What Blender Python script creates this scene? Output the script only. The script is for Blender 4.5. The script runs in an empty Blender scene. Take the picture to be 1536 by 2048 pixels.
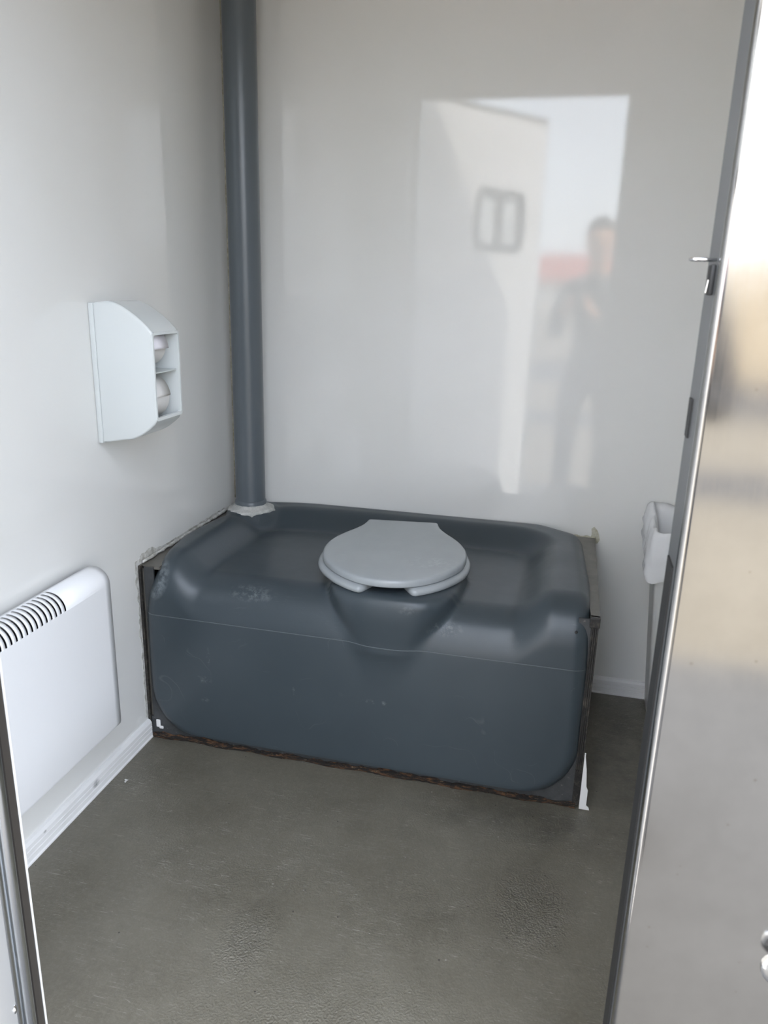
import bpy, bmesh, math, random
import numpy as np
from mathutils import Vector, Matrix
random.seed(4)
S = bpy.context.scene
C = S.collection
PI = math.pi

# ------------------------------------------------------------------ camera
cam_d = bpy.data.cameras.new('camera')
cam = bpy.data.objects.new('camera', cam_d); C.objects.link(cam)
cam.location = (1.01325, -2.20714, 1.18155)
cam.rotation_euler = (1.28144, -0.0254, 0.2395)
cam_d.sensor_fit = 'VERTICAL'; cam_d.sensor_height = 24.0
cam_d.lens = 1540 / 2048 * 24.0
cam_d.clip_start = 0.02
cam_d.dof.use_dof = True; cam_d.dof.focus_distance = 2.0; cam_d.dof.aperture_fstop = 6.0
S.camera = cam

# ------------------------------------------------------------------ sky, sun, exposure
SUN_EL, SUN_AZ = math.radians(44), math.radians(62)      # azimuth from +y towards +x
w = bpy.data.worlds.new('sky'); S.world = w; w.use_nodes = True
nt = w.node_tree; nt.nodes.clear()
wo = nt.nodes.new('ShaderNodeOutputWorld'); bg = nt.nodes.new('ShaderNodeBackground')
sk = nt.nodes.new('ShaderNodeTexSky'); sk.sky_type = 'NISHITA'; sk.sun_disc = False
sk.sun_elevation = SUN_EL; sk.sun_rotation = SUN_AZ; sk.air_density = 1.0; sk.dust_density = 4.0; sk.ozone_density = 1.5
hz = nt.nodes.new('ShaderNodeMix'); hz.data_type = 'RGBA'          # thin even cloud over the whole sky
hz.inputs[0].default_value = 0.55; hz.inputs[7].default_value = (8.25, 8.7, 9.5, 1)
nt.links.new(sk.outputs[0], hz.inputs[6]); nt.links.new(hz.outputs[2], bg.inputs[0])
bg.inputs[1].default_value = 0.40
nt.links.new(bg.outputs[0], wo.inputs[0])
sd = bpy.data.lights.new('sun', 'SUN'); sun = bpy.data.objects.new('sun', sd); C.objects.link(sun)
sd.energy = 3.2; sd.color = (1.0, 0.93, 0.82); sd.angle = math.radians(1.5)
sdir = Vector((math.sin(SUN_AZ) * math.cos(SUN_EL), math.cos(SUN_AZ) * math.cos(SUN_EL), math.sin(SUN_EL)))
sun.location = sdir * 30; sun.rotation_euler = sdir.to_track_quat('Z', 'Y').to_euler()
vs = S.view_settings
vs.view_transform = 'Standard'; vs.look = 'None'; vs.gamma = 1.0; vs.exposure = 1.36; vs.use_curve_mapping = False

# ------------------------------------------------------------------ helpers
def tag(o, label=None, cat=None, group=None, kind=None):
    if label: o['label'] = label
    if cat: o['category'] = cat
    if group: o['group'] = group
    if kind: o['kind'] = kind
    return o

def empty(name, loc=(0, 0, 0)):
    o = bpy.data.objects.new(name, None); C.objects.link(o); o.location = loc
    o.empty_display_size = 0.1
    return o

def link(name, me, mat, parent=None, smooth=False):
    o = bpy.data.objects.new(name, me); C.objects.link(o)
    if mat: me.materials.append(mat)
    if smooth:
        me.polygons.foreach_set('use_smooth', [True] * len(me.polygons))
    if parent:
        o.parent = parent; o.matrix_parent_inverse = Matrix.Translation(-parent.location)
    return o

def obj(name, bm, mat, parent=None, smooth=False, auto=None):
    me = bpy.data.meshes.new(name)
    bmesh.ops.recalc_face_normals(bm, faces=bm.faces)
    bm.to_mesh(me); bm.free()
    o = link(name, me, mat, parent, smooth or auto is not None)
    if auto is not None:
        me.set_sharp_from_angle(angle=math.radians(auto))
    return o

def bx(bm, x0, x1, y0, y1, z0, z1, bev=0.0, seg=2):
    r = bmesh.ops.create_cube(bm, size=1.0)
    vv = r['verts']
    for v in vv:
        v.co = Vector(((x0 + x1) / 2 + v.co.x * (x1 - x0), (y0 + y1) / 2 + v.co.y * (y1 - y0), (z0 + z1) / 2 + v.co.z * (z1 - z0)))
    if bev > 0:
        ed = list({e for v in vv for e in v.link_edges})
        bmesh.ops.bevel(bm, geom=ed, offset=bev, segments=seg, profile=0.5, affect='EDGES')
    return vv

def box(name, dims, mat, parent=None, bev=0.0, seg=2):
    bm = bmesh.new(); bx(bm, *dims, bev=bev, seg=seg)
    return obj(name, bm, mat, parent, auto=35 if bev else None)

def loft(bm, rings, closed=True, caps=True):
    """rings: list of lists of points of equal length"""
    vr = [[bm.verts.new(p) for p in r] for r in rings]
    n = len(vr[0])
    for a, b in zip(vr, vr[1:]):
        for i in range(n if closed else n - 1):
            j = (i + 1) % n
            bm.faces.new((a[i], a[j], b[j], b[i]))
    if caps and closed:
        bm.faces.new(vr[0][::-1]); bm.faces.new(vr[-1])
    return vr

def tube(bm, pts, rad, n=10, caps=True):
    pts = [Vector(p) for p in pts]
    rads = rad if isinstance(rad, (list, tuple)) else [rad] * len(pts)
    rings = []; up = None
    for i, p in enumerate(pts):
        t = (pts[min(i + 1, len(pts) - 1)] - pts[max(i - 1, 0)]).normalized()
        if up is None:
            up = t.orthogonal().normalized()
        up = (up - t * up.dot(t)).normalized(); sd_ = t.cross(up)
        rings.append([p + (up * math.cos(2 * PI * k / n) + sd_ * math.sin(2 * PI * k / n)) * rads[i] for k in range(n)])
    return loft(bm, rings, True, caps)

def lathe(bm, prof, cx, cy, n=40, wob=None):
    """prof: (r,z) list, closed at ends by caps"""
    rings = []
    for k, (r, z) in enumerate(prof):
        rings.append([Vector((cx + (r + (wob(k, i) if wob else 0)) * math.cos(2 * PI * i / n), cy + (r + (wob(k, i) if wob else 0)) * math.sin(2 * PI * i / n), z)) for i in range(n)])
    return loft(bm, rings)

def prism(bm, poly, axis, a, b):
    """poly in the two other axes (in order), extruded along axis from a to b"""
    def P(u, v, t):
        return {'x': (t, u, v), 'y': (u, t, v), 'z': (u, v, t)}[axis]
    return loft(bm, [[P(u, v, a) for u, v in poly], [P(u, v, b) for u, v in poly]])

# ------------------------------------------------------------------ materials
def mat(name, col, rough=0.5, metal=0.0, spec=0.5, coat=0.0):
    m = bpy.data.materials.new(name); m.use_nodes = True
    b = m.node_tree.nodes['Principled BSDF']
    b.inputs['Base Color'].default_value = (*col, 1); b.inputs['Roughness'].default_value = rough
    b.inputs['Metallic'].default_value = metal; b.inputs['Specular IOR Level'].default_value = spec
    b.inputs['Coat Weight'].default_value = coat
    return m

class NB:
    """small node-building helper on a principled material"""
    def __init__(s, m):
        s.m = m; s.t = m.node_tree; s.b = s.t.nodes['Principled BSDF']
        s.co = s.t.nodes.new('ShaderNodeTexCoord').outputs['Object']
    def n(s, typ, **k):
        nd = s.t.nodes.new(typ)
        for a, v in k.items():
            setattr(nd, a, v)
        return nd
    def L(s, a, b): s.t.links.new(a, b)
    def mapping(s, scale=(1, 1, 1), rot=(0, 0, 0), loc=(0, 0, 0)):
        m = s.n('ShaderNodeMapping'); s.L(s.co, m.inputs[0])
        m.inputs['Scale'].default_value = scale; m.inputs['Rotation'].default_value = rot; m.inputs['Location'].default_value = loc
        return m.outputs[0]
    def noise(s, scale, detail=4, rough=0.6, vec=None, dist=0.0):
        n = s.n('ShaderNodeTexNoise'); n.inputs['Scale'].default_value = scale
        n.inputs['Detail'].default_value = detail; n.inputs['Roughness'].default_value = rough; n.inputs['Distortion'].default_value = dist
        s.L(vec if vec else s.co, n.inputs['Vector']); return n.outputs['Fac']
    def ramp(s, fac, stops):
        r = s.n('ShaderNodeValToRGB'); e = r.color_ramp.elements
        while len(e) < len(stops): e.new(0.5)
        for el, (p, c) in zip(e, stops):
            el.position = p; el.color = (c, c, c, 1) if isinstance(c, (int, float)) else (*c, 1)
        s.L(fac, r.inputs[0]); return r.outputs[0]
    def mix(s, fac, a, b, typ='MIX'):
        m = s.n('ShaderNodeMix'); m.data_type = 'RGBA'; m.blend_type = typ
        for i, v in ((0, fac), (6, a), (7, b)):
            if isinstance(v, (int, float)): m.inputs[i].default_value = v
            elif isinstance(v, tuple): m.inputs[i].default_value = (*v, 1)
            else: s.L(v, m.inputs[i])
        return m.outputs[2]
    def math(s, op, a, b=None, c=None):
        m = s.n('ShaderNodeMath'); m.operation = op
        for i, v in enumerate((a, b, c)):
            if v is None: continue
            if isinstance(v, (int, float)): m.inputs[i].default_value = v
            else: s.L(v, m.inputs[i])
        return m.outputs[0]
    def blob(s, centre, radius, soft=0.5):
        """1 inside an ellipsoidal patch, 0 outside (object space)"""
        mp = s.n('ShaderNodeVectorMath'); mp.operation = 'SUBTRACT'; s.L(s.co, mp.inputs[0]); mp.inputs[1].default_value = centre
        dv = s.n('ShaderNodeVectorMath'); dv.operation = 'DIVIDE'; s.L(mp.outputs[0], dv.inputs[0]); dv.inputs[1].default_value = radius
        ln = s.n('ShaderNodeVectorMath'); ln.operation = 'LENGTH'; s.L(dv.outputs[0], ln.inputs[0])
        return s.ramp(ln.outputs['Value'], [(1 - soft, 1.0), (1.0, 0.0)])
    def bump(s, h, strength=0.2, dist=0.002):
        b = s.n('ShaderNodeBump'); b.inputs['Strength'].default_value = strength; b.inputs['Distance'].default_value = dist
        s.L(h, b.inputs['Height']); s.L(b.outputs[0], s.b.inputs['Normal'])
    def scratches(s, scale, rot, width=0.02, stretch=14):
        """thin streaks: stretched voronoi-free noise bands"""
        v = s.mapping((scale, scale * stretch, scale), (0, 0, rot))
        f = s.noise(1.0, 2, 0.5, v)
        return s.ramp(f, [(0.5 - width, 0.0), (0.5, 1.0), (0.5 + width, 0.0)])

# glossy white plastic wall sheet
M_wall = mat('white_wall_sheet', (0.80, 0.80, 0.775), 0.022, spec=0.68)
n = NB(M_wall)
n.L(n.mix(n.ramp(n.noise(1.6, 3), [(0.35, 0.0), (0.7, 1.0)]), (0.80, 0.80, 0.78), (0.775, 0.775, 0.745)), n.b.inputs['Base Color'])
hh = n.mix(0.25, n.noise(2.2, 1, 0.4), n.noise(420, 2, 0.5))
n.bump(hh, 0.05, 0.0015)
M_ceil = mat('beige_ceiling_sheet', (0.74, 0.63, 0.50), 0.4)
M_pvc = mat('white_plastic_skirting', (0.80, 0.80, 0.79), 0.25)
n = NB(M_pvc)
g = n.ramp(n.noise(3.5, 6, 0.7), [(0.55, 0.0), (0.72, 1.0)])
sc = n.math('MAXIMUM', n.blob((0.01, -0.845, 0.03), (0.03, 0.016, 0.012), 0.7), n.blob((0.01, -1.03, 0.04), (0.03, 0.006, 0.004), 0.7))
cb = n.mix(n.math('MULTIPLY', g, 0.22), (0.80, 0.80, 0.79), (0.55, 0.54, 0.50))
n.L(n.mix(n.math('MULTIPLY', sc, n.noise(160, 3)), cb, (0.06, 0.06, 0.065)), n.b.inputs['Base Color'])

# worn grey vinyl floor
M_floor = mat('grey_vinyl_floor', (0.1, 0.097, 0.085), 0.4)
n = NB(M_floor)
c1 = n.mix(n.ramp(n.noise(4.5, 8, 0.72), [(0.34, 0.0), (0.68, 1.0)]), (0.110, 0.101, 0.076), (0.164, 0.153, 0.120))
c1 = n.mix(n.math('MULTIPLY', n.ramp(n.noise(110, 4, 0.8), [(0.46, 0.0), (0.72, 1.0)]), 0.40), c1, (0.215, 0.205, 0.168))
c1 = n.mix(n.math('MULTIPLY', n.ramp(n.noise(38, 5, 0.75), [(0.52, 0.0), (0.75, 1.0)]), 0.35), c1, (0.085, 0.080, 0.066))
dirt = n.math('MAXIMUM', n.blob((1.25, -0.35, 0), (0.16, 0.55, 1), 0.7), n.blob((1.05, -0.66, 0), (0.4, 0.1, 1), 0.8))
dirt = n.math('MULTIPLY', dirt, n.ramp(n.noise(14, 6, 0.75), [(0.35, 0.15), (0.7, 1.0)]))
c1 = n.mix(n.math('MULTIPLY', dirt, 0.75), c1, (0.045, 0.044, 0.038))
wear = n.ramp(n.noise(2.6, 4, 0.6), [(0.45, 0.0), (0.62, 1.0)])
for sca, ro in ((5, 0.5), (7, -0.9), (6, 1.7), (8, 2.4), (9, 0.05), (7, 1.15)):
    st = n.math('MULTIPLY', n.scratches(sca, ro, 0.0035, 22), n.ramp(n.noise(sca * 1.9, 3, 0.6, n.mapping((1, 1, 1), (0, 0, ro), (sca, 3, 1))), [(0.54, 0.0), (0.64, 1.0)]))
    c1 = n.mix(n.math('MULTIPLY', st, n.math('MULTIPLY_ADD', wear, 0.5, 0.42)), c1, (0.46, 0.45, 0.40))
spk = n.n('ShaderNodeTexVoronoi'); spk.inputs['Scale'].default_value = 34; n.L(n.co, spk.inputs['Vector'])
spot = n.ramp(spk.outputs['Distance'], [(0.045, 1.0), (0.075, 0.0)])
spc = n.n('ShaderNodeSeparateColor'); n.L(spk.outputs['Color'], spc.inputs[0])
dark = n.math('MULTIPLY', spot, n.math('GREATER_THAN', spc.outputs[0], 0.62))
lite = n.math('MULTIPLY', spot, n.math('GREATER_THAN', spc.outputs[1], 0.86))
c1 = n.mix(n.math('MULTIPLY', dark, 0.85), c1, (0.015, 0.014, 0.012))
c1 = n.mix(n.math('MULTIPLY', lite, 0.45), c1, (0.5, 0.49, 0.45))
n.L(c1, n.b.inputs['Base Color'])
rough = n.mix(n.ramp(n.noise(7, 5, 0.7), [(0.35, 0.0), (0.7, 1.0)]), (0.30, 0.30, 0.30), (0.46, 0.46, 0.46))
n.L(rough, n.b.inputs['Roughness'])
pat = n.math('MAXIMUM', n.blob((1.03, -0.93, 0), (0.10, 0.13, 1), 0.5), n.math('MAXIMUM', n.blob((0.52, -1.15, 0), (0.07, 0.13, 1), 0.7), n.math('MULTIPLY', n.blob((0.75, -1.30, 0), (0.45, 0.22, 1), 0.8), 0.5)))
pat = n.math('MAXIMUM', pat, n.math('MULTIPLY', wear, 0.25))
n.bump(n.math('MULTIPLY', n.noise(230, 2, 0.5), n.math('MULTIPLY_ADD', pat, 1.0, 0.10)), 0.8, 0.006)

# blue-grey moulded tank plastic
M_tank = mat('grey_moulded_plastic', (0.066, 0.085, 0.1), 0.4)
n = NB(M_tank)
c1 = n.mix(n.ramp(n.noise(3.2, 4, 0.6), [(0.3, 0.0), (0.7, 1.0)]), (0.042, 0.0555, 0.066), (0.051, 0.066, 0.077))
for sca, ro in ((5, 0.15), (6, 1.45), (5, -0.2)):
    st = n.math('MULTIPLY', n.scratches(sca, ro, 0.003, 26), n.ramp(n.noise(sca * 1.3, 2, 0.6, n.mapping((1, 1, 1), (ro, 0.4, ro), (sca, 1, 2))), [(0.58, 0.0), (0.66, 1.0)]))
    c1 = n.mix(n.math('MULTIPLY', st, 0.13), c1, (0.26, 0.29, 0.31))
scf = n.blob((0.046, -0.57, 0.455), (0.045, 0.09, 0.055), 0.3)
scf2 = n.blob((0.042, -0.575, 0.458), (0.018, 0.09, 0.028), 0.25)
scm = n.math('MULTIPLY', n.math('SUBTRACT', scf, scf2), n.ramp(n.noise(38, 5, 0.7), [(0.40, 0.0), (0.58, 1.0)]))
for ce, ra in (((0.193, -0.6, 0.272), (0.006, 0.05, 0.028)), ((0.178, -0.6, 0.205), (0.03, 0.05, 0.012)), ((0.179, -0.6, 0.148), (0.014, 0.05, 0.009)),
               ((0.615, -0.61, 0.215), (0.014, 0.06, 0.007)), ((0.648, -0.61, 0.217), (0.008, 0.06, 0.007)), ((0.42, -0.6, 0.215), (0.004, 0.05, 0.016)),
               ((0.30, -0.57, 0.44), (0.07, 0.04, 0.02)), ((0.78, -0.59, 0.42), (0.05, 0.04, 0.02)), ((0.7, -0.61, 0.47), (0.03, 0.04, 0.014))):
    scm = n.math('MAXIMUM', scm, n.math('MULTIPLY', n.blob(ce, ra, 0.7), n.ramp(n.noise(70, 5, 0.75), [(0.47, 0.0), (0.66, 0.8)])))
c1 = n.mix(n.math('MULTIPLY', scm, 0.42), c1, (0.36, 0.40, 0.42))
n.L(c1, n.b.inputs['Base Color'])
n.L(n.mix(n.ramp(n.noise(6, 5, 0.7), [(0.3, 0.0), (0.7, 1.0)]), (0.30, 0.30, 0.30), (0.40, 0.40, 0.40)), n.b.inputs['Roughness'])
n.bump(n.noise(260, 2, 0.5), 0.06, 0.001)

M_seam = mat('abraded_lit_seam_plastic', (0.11, 0.128, 0.14), 0.5)  # paler than the tank: abrasion, plus caught light put into the colour
M_pipe = mat('grey_drain_pipe_plastic', (0.108, 0.127, 0.142), 0.3)
n = NB(M_pipe); n.bump(n.noise(5, 2), 0.05, 0.003)
M_seat = mat('light_grey_seat_plastic', (0.40, 0.42, 0.44), 0.24)
n = NB(M_seat)
c1 = n.mix(n.ramp(n.noise(5, 5, 0.7), [(0.4, 0.0), (0.7, 1.0)]), (0.33, 0.357, 0.372), (0.36, 0.387, 0.40))
st = n.math('MULTIPLY', n.blob((0.73, -0.48, 0.53), (0.085, 0.045, 0.05), 0.5), n.ramp(n.noise(60, 4, 0.7), [(0.5, 0.0), (0.65, 1.0)]))
n.L(n.mix(n.math('MULTIPLY', st, 0.18), c1, (0.6, 0.62, 0.63)), n.b.inputs['Base Color'])
M_seal = mat('dried_sealant', (0.50, 0.50, 0.47), 0.6)
n = NB(M_seal); n.L(n.mix(n.ramp(n.noise(40, 5, 0.7), [(0.4, 0.0), (0.65, 1.0)]), (0.42, 0.43, 0.41), (0.58, 0.58, 0.55)), n.b.inputs['Base Color']); n.bump(n.noise(90, 4, 0.6), 0.6, 0.004)
M_glue = mat('yellowed_sealant', (0.50, 0.48, 0.36), 0.45)
n = NB(M_glue); n.L(n.mix(n.ramp(n.noise(60, 5, 0.7), [(0.4, 0.0), (0.65, 1.0)]), (0.40, 0.38, 0.28), (0.62, 0.61, 0.52)), n.b.inputs['Base Color']); n.bump(n.noise(80, 4, 0.6), 0.5, 0.003)
M_smear = mat('smeared_grey_sealant', (0.55, 0.54, 0.5), 0.5)
n = NB(M_smear); n.L(n.mix(n.ramp(n.noise(45, 5, 0.7), [(0.38, 0.0), (0.62, 1.0)]), (0.36, 0.35, 0.31), (0.68, 0.68, 0.65)), n.b.inputs['Base Color'])
M_board = mat('brown_grey_vinyl_board', (0.125, 0.115, 0.098), 0.38)
n = NB(M_board); n.L(n.mix(n.ramp(n.noise(22, 5, 0.7), [(0.35, 0.0), (0.7, 1.0)]), (0.10, 0.094, 0.082), (0.155, 0.145, 0.125)), n.b.inputs['Base Color'])
M_front = mat('dark_grey_front_board', (0.05, 0.053, 0.056), 0.5)
n = NB(M_front)
c1 = n.mix(n.ramp(n.noise(30, 6, 0.7), [(0.4, 0.0), (0.7, 1.0)]), (0.040, 0.043, 0.046), (0.066, 0.069, 0.071))
n.L(n.mix(n.ramp(n.noise(120, 4, 0.7), [(0.66, 0.0), (0.74, 1.0)]), c1, (0.25, 0.24, 0.22)), n.b.inputs['Base Color'])
M_edge = mat('black_board_edging', (0.03, 0.029, 0.027), 0.45)
n = NB(M_edge); n.L(n.mix(n.ramp(n.noise(55, 6, 0.75), [(0.5, 0.0), (0.72, 1.0)]), (0.018, 0.017, 0.016), (0.10, 0.088, 0.07)), n.b.inputs['Base Color']); n.bump(n.noise(60, 4), 0.5, 0.004)
M_rot = mat('rotten_board_edge', (0.1, 0.06, 0.03), 0.8)
n = NB(M_rot)
v = n.mapping((9, 30, 60))
f = n.noise(3.0, 6, 0.75, v)
c1 = n.mix(n.ramp(f, [(0.50, 0.0), (0.62, 1.0)]), (0.012, 0.010, 0.008), (0.16, 0.075, 0.032))
n.L(n.mix(n.ramp(n.noise(4.2, 6, 0.8, n.mapping((9, 30, 60), (0, 0, 0), (4, 2, 1))), [(0.60, 0.0), (0.68, 1.0)]), c1, (0.42, 0.31, 0.20)), n.b.inputs['Base Color'])
n.bump(n.noise(120, 5, 0.7), 0.9, 0.006)
M_disp = mat('white_dispenser_plastic', (0.72, 0.755, 0.75), 0.2)
M_dispin = mat('dispenser_inner_plastic', (0.60, 0.64, 0.63), 0.35)
M_paper = mat('tissue_paper', (0.72, 0.71, 0.69), 0.9, spec=0.1)
n = NB(M_paper); n.bump(n.noise(300, 3), 0.25, 0.002)
M_flap = mat('tissue_flap', (0.80, 0.78, 0.82), 0.9, spec=0.1)
M_heat = mat('white_enamel', (0.80, 0.81, 0.82), 0.28)
n = NB(M_heat); n.bump(n.noise(420, 2), 0.05, 0.0008)
M_black = mat('black_inside', (0.012, 0.012, 0.014), 0.6)
M_rub = mat('black_rubber', (0.02, 0.02, 0.02), 0.55)
M_rubbrown = mat('dirty_rubber', (0.045, 0.04, 0.035), 0.45)
M_bracket = mat('grey_bracket', (0.45, 0.46, 0.46), 0.4)
M_bin = mat('white_bin_plastic', (0.74, 0.75, 0.74), 0.35)
M_bag = mat('translucent_bag', (0.84, 0.85, 0.86), 0.25)
bb = M_bag.node_tree.nodes['Principled BSDF']; bb.inputs['Transmission Weight'].default_value = 0.15; bb.inputs['IOR'].default_value = 1.15
M_chrome = mat('chrome', (0.72, 0.72, 0.72), 0.14, metal=1.0)
M_alu = mat('bright_aluminium', (0.66, 0.68, 0.70), 0.22, metal=1.0)
M_jamb = mat('grey_jamb', (0.10, 0.104, 0.108), 0.4, spec=0.4)
M_leaf = mat('white_door_sheet', (0.80, 0.81, 0.81), 0.2)
M_wframe = mat('black_window_frame', (0.03, 0.03, 0.032), 0.4)
M_glass = mat('frosted_pane', (0.75, 0.78, 0.78), 0.25)
M_glass.node_tree.nodes['Principled BSDF'].inputs['Transmission Weight'].default_value = 0.5

# stainless sheet with vertical grain, dents and specks
M_steel = mat('stainless_sheet', (0.62, 0.60, 0.57), 0.2, metal=1.0)
n = NB(M_steel)
fac = n.noise(8, 6, 0.7)
c1 = n.mix(n.ramp(fac, [(0.35, 0.0), (0.7, 1.0)]), (0.345, 0.34, 0.33), (0.40, 0.395, 0.385))
vv = n.n('ShaderNodeTexVoronoi'); vv.inputs['Scale'].default_value = 48; n.L(n.co, vv.inputs['Vector'])
vs_ = n.n('ShaderNodeSeparateColor'); n.L(vv.outputs['Color'], vs_.inputs[0])
sp = n.math('MULTIPLY', n.ramp(vv.outputs['Distance'], [(0.05, 1.0), (0.12, 0.0)]), n.math('GREATER_THAN', vs_.outputs[0], 0.8))
c1 = n.mix(n.math('MULTIPLY', sp, 0.6), c1, (0.25, 0.23, 0.2))
n.L(c1, n.b.inputs['Base Color'])
gr = n.noise(1, 3, 0.6, n.mapping((500, 500, 4)))
n.L(n.math('MULTIPLY_ADD', gr, 0.05, n.math('MULTIPLY_ADD', fac, 0.08, 0.045)), n.b.inputs['Roughness'])
n.bump(n.math('ADD', n.math('MULTIPLY', gr, 0.02), n.noise(7, 3, 0.5)), 0.03, 0.004)

# outside
M_gravel = mat('sandy_gravel', (0.36, 0.30, 0.22), 0.9)
n = NB(M_gravel); n.L(n.mix(n.noise(6, 8, 0.8), (0.160, 0.138, 0.104), (0.235, 0.208, 0.160)), n.b.inputs['Base Color']); n.bump(n.noise(40, 5), 0.6, 0.02)
M_slab = mat('added_slab_grey', (0.13, 0.127, 0.12), 0.85)
n = NB(M_slab); n.L(n.mix(n.noise(5, 8, 0.8), (0.085, 0.083, 0.079), (0.13, 0.127, 0.121)), n.b.inputs['Base Color'])
M_asph = mat('asphalt', (0.09, 0.09, 0.092), 0.85)
n = NB(M_asph); n.L(n.mix(n.noise(12, 8, 0.8), (0.045, 0.045, 0.048), (0.075, 0.075, 0.078)), n.b.inputs['Base Color'])
M_render = mat('cream_render', (0.62, 0.52, 0.38), 0.85)
n = NB(M_render); n.L(n.mix(n.noise(1.2, 6, 0.7), (0.40, 0.33, 0.235), (0.46, 0.39, 0.285)), n.b.inputs['Base Color'])
M_white = mat('white_render', (0.75, 0.73, 0.68), 0.8)
M_roof = mat('red_roof', (0.42, 0.10, 0.07), 0.7)
n = NB(M_roof); n.L(n.mix(n.noise(3, 6, 0.7), (0.38, 0.085, 0.06), (0.47, 0.13, 0.09)), n.b.inputs['Base Color'])
M_win = mat('dark_window_glass', (0.03, 0.035, 0.04), 0.08)
M_leafg = mat('hedge_green', (0.05, 0.085, 0.03), 0.8)
M_skin = mat('skin', (0.60, 0.34, 0.22), 0.5)
M_jack = mat('dark_jacket', (0.045, 0.047, 0.052), 0.85)
M_jean = mat('dark_trousers', (0.035, 0.04, 0.055), 0.85)
M_shoe = mat('black_shoe', (0.02, 0.02, 0.02), 0.6)
M_hair = mat('dark_hair', (0.025, 0.018, 0.012), 0.6)

# ------------------------------------------------------------------ room shell
RX, FY, H = 1.66, -1.40, 2.14           # right wall, outer face of front wall, ceiling
GZ = -0.28                              # ground outside
OX0, OX1, OZ = 0.280, 1.137, 1.94       # doorway
FJ = -1.392                             # inner face of the left jamb trim
T = 0.05
tag(box('floor', (-T, RX + T, FY, T, -0.06, 0.0), M_floor), 'worn grey vinyl floor of the toilet cabin', kind='structure')
tag(box('ceiling', (-T, RX + T, FY, T, H, H + 0.05), M_ceil), 'beige ceiling of the cabin', kind='structure')
tag(box('wall_left', (-T, 0, FY, T, 0, H), M_wall), 'glossy white left wall sheet', kind='structure')
tag(box('wall_back', (0, RX, 0, T, 0, H), M_wall), 'glossy white back wall sheet with door reflection', kind='structure')
tag(box('wall_right', (RX, RX + T, FY, T, 0, H), M_wall), 'glossy white right wall sheet', kind='structure')
bm = bmesh.new()
bx(bm, 0, OX0 - 0.046, FY + 0.009, FY + T, 0, H); bx(bm, OX1 + 0.003, RX, FY, FY + T, 0, H); bx(bm, OX0 - 0.045, OX1 + 0.003, FY, FY + T, OZ, H)
tag(obj('wall_front', bm, M_wall), 'white front wall around the doorway', kind='structure')

def skirting(name, axis, a, b, label, wall=0.0, sgn=1):
    pr = [(0.0, 0.0), (0.013, 0.0), (0.013, 0.004), (0.0105, 0.006), (0.0105, 0.0175), (0.009, 0.0185), (0.009, 0.0195), (0.0105, 0.0205),
          (0.0105, 0.031), (0.009, 0.032), (0.009, 0.033), (0.0105, 0.034), (0.010, 0.043), (0.006, 0.050), (0.0, 0.052)]
    bm = bmesh.new(); prism(bm, [(wall + sgn * u, z) for u, z in pr], axis, a, b)
    return tag(obj(name, bm, M_pvc), label, kind='structure')
skirting('baseboard_left', 'y', FY + T, -0.59, 'ridged white plastic skirting along the left wall')
skirting('baseboard_back', 'x', 1.125, RX, 'ridged white plastic skirting behind the waste bin', 0.0, -1)
skirting('baseboard_right', 'y', FY + T, -0.014, 'ridged white plastic skirting along the right wall', RX, -1)

# yellowed corner sealant between left and back wall
bm = bmesh.new()
rings = []
for k in range(40):
    z = 0.51 + k * (H - 0.51) / 39
    r = 0.0045 + 0.0012 * math.sin(k * 2.1) + 0.0008 * math.sin(k * 5.3)
    rings.append([(0, 0, z), (r, 0, z), (r * 0.5, -r * 0.5, z), (0, -r, z)])
loft(bm, rings)
tag(obj('trim_3', bm, M_glue, smooth=True), 'yellowish sealant bead in the back left corner', kind='structure')

# ------------------------------------------------------------------ doorway: right steel cladding, jambs, door leaf
tr = empty('trim_1', (OX1, FY, 0)); tag(tr, 'stainless steel cladding on the right side of the doorway', kind='structure')
bm = bmesh.new()
R = 0.007
prof = []
for k in range(9):
    a = PI - k * PI / 2 / 8                   # rolled front corner from facing -x to facing -y
    prof.append((OX1 + R + R * math.cos(a), FY - 0.002 + 0.0 - (math.sin(a) * R) + 0.0))
prof += [(OX1 + R + 0.0012, FY - 0.002 - R), (OX1 + R + 0.003, FY - 0.002 - R), (RX + T - 0.002, FY - 0.002 - R), (RX + T, FY - 0.002 - R)]
prof += [(RX + T, FY - 0.0005), (OX1 + R, FY - 0.0005), (OX1, FY - 0.0005)]
prism(bm, prof, 'z', -0.16, H + 0.05)
obj('steel_sheet', bm, M_steel, tr, auto=40)
box('jamb_return', (OX1 - 0.0, OX1 + 0.003, FY - 0.0005, FY + T + 0.012, 0, OZ), M_jamb, tr)
bm = bmesh.new()
for z0, z1, y0_ in ((1.035, 1.075, 0.034), (0.0, 0.90, 0.010)):
    bx(bm, OX1 - 0.002, OX1, FY + y0_, FY + 0.052, z0, z1)
obj('worn_seal', bm, M_rub, tr)
tr2 = empty('trim_2', (OX0, FY, 0)); tag(tr2, 'white lip and black rubber of the left door jamb', kind='structure')
box('white_lip', (OX0 - 0.045, OX0, FJ - 0.0035, FJ, -0.25, OZ), M_pvc, tr2)
box('rubber_strip', (OX0 - 0.044, OX0 - 0.001, FJ - 0.018, FJ - 0.0035, -0.25, OZ), M_rubbrown, tr2)
bm = bmesh.new(); lathe(bm, [(0.011, -0.25), (0.011, OZ - 0.01)], OX0 - 0.009, FJ - 0.0285, 24); obj('hinge_tube', bm, M_alu, tr2, auto=40)
box('lintel_strip', (OX0, OX1, FY - 0.004, FY + T, OZ - 0.006, OZ - 0.0005), M_jamb, tr2)

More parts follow.
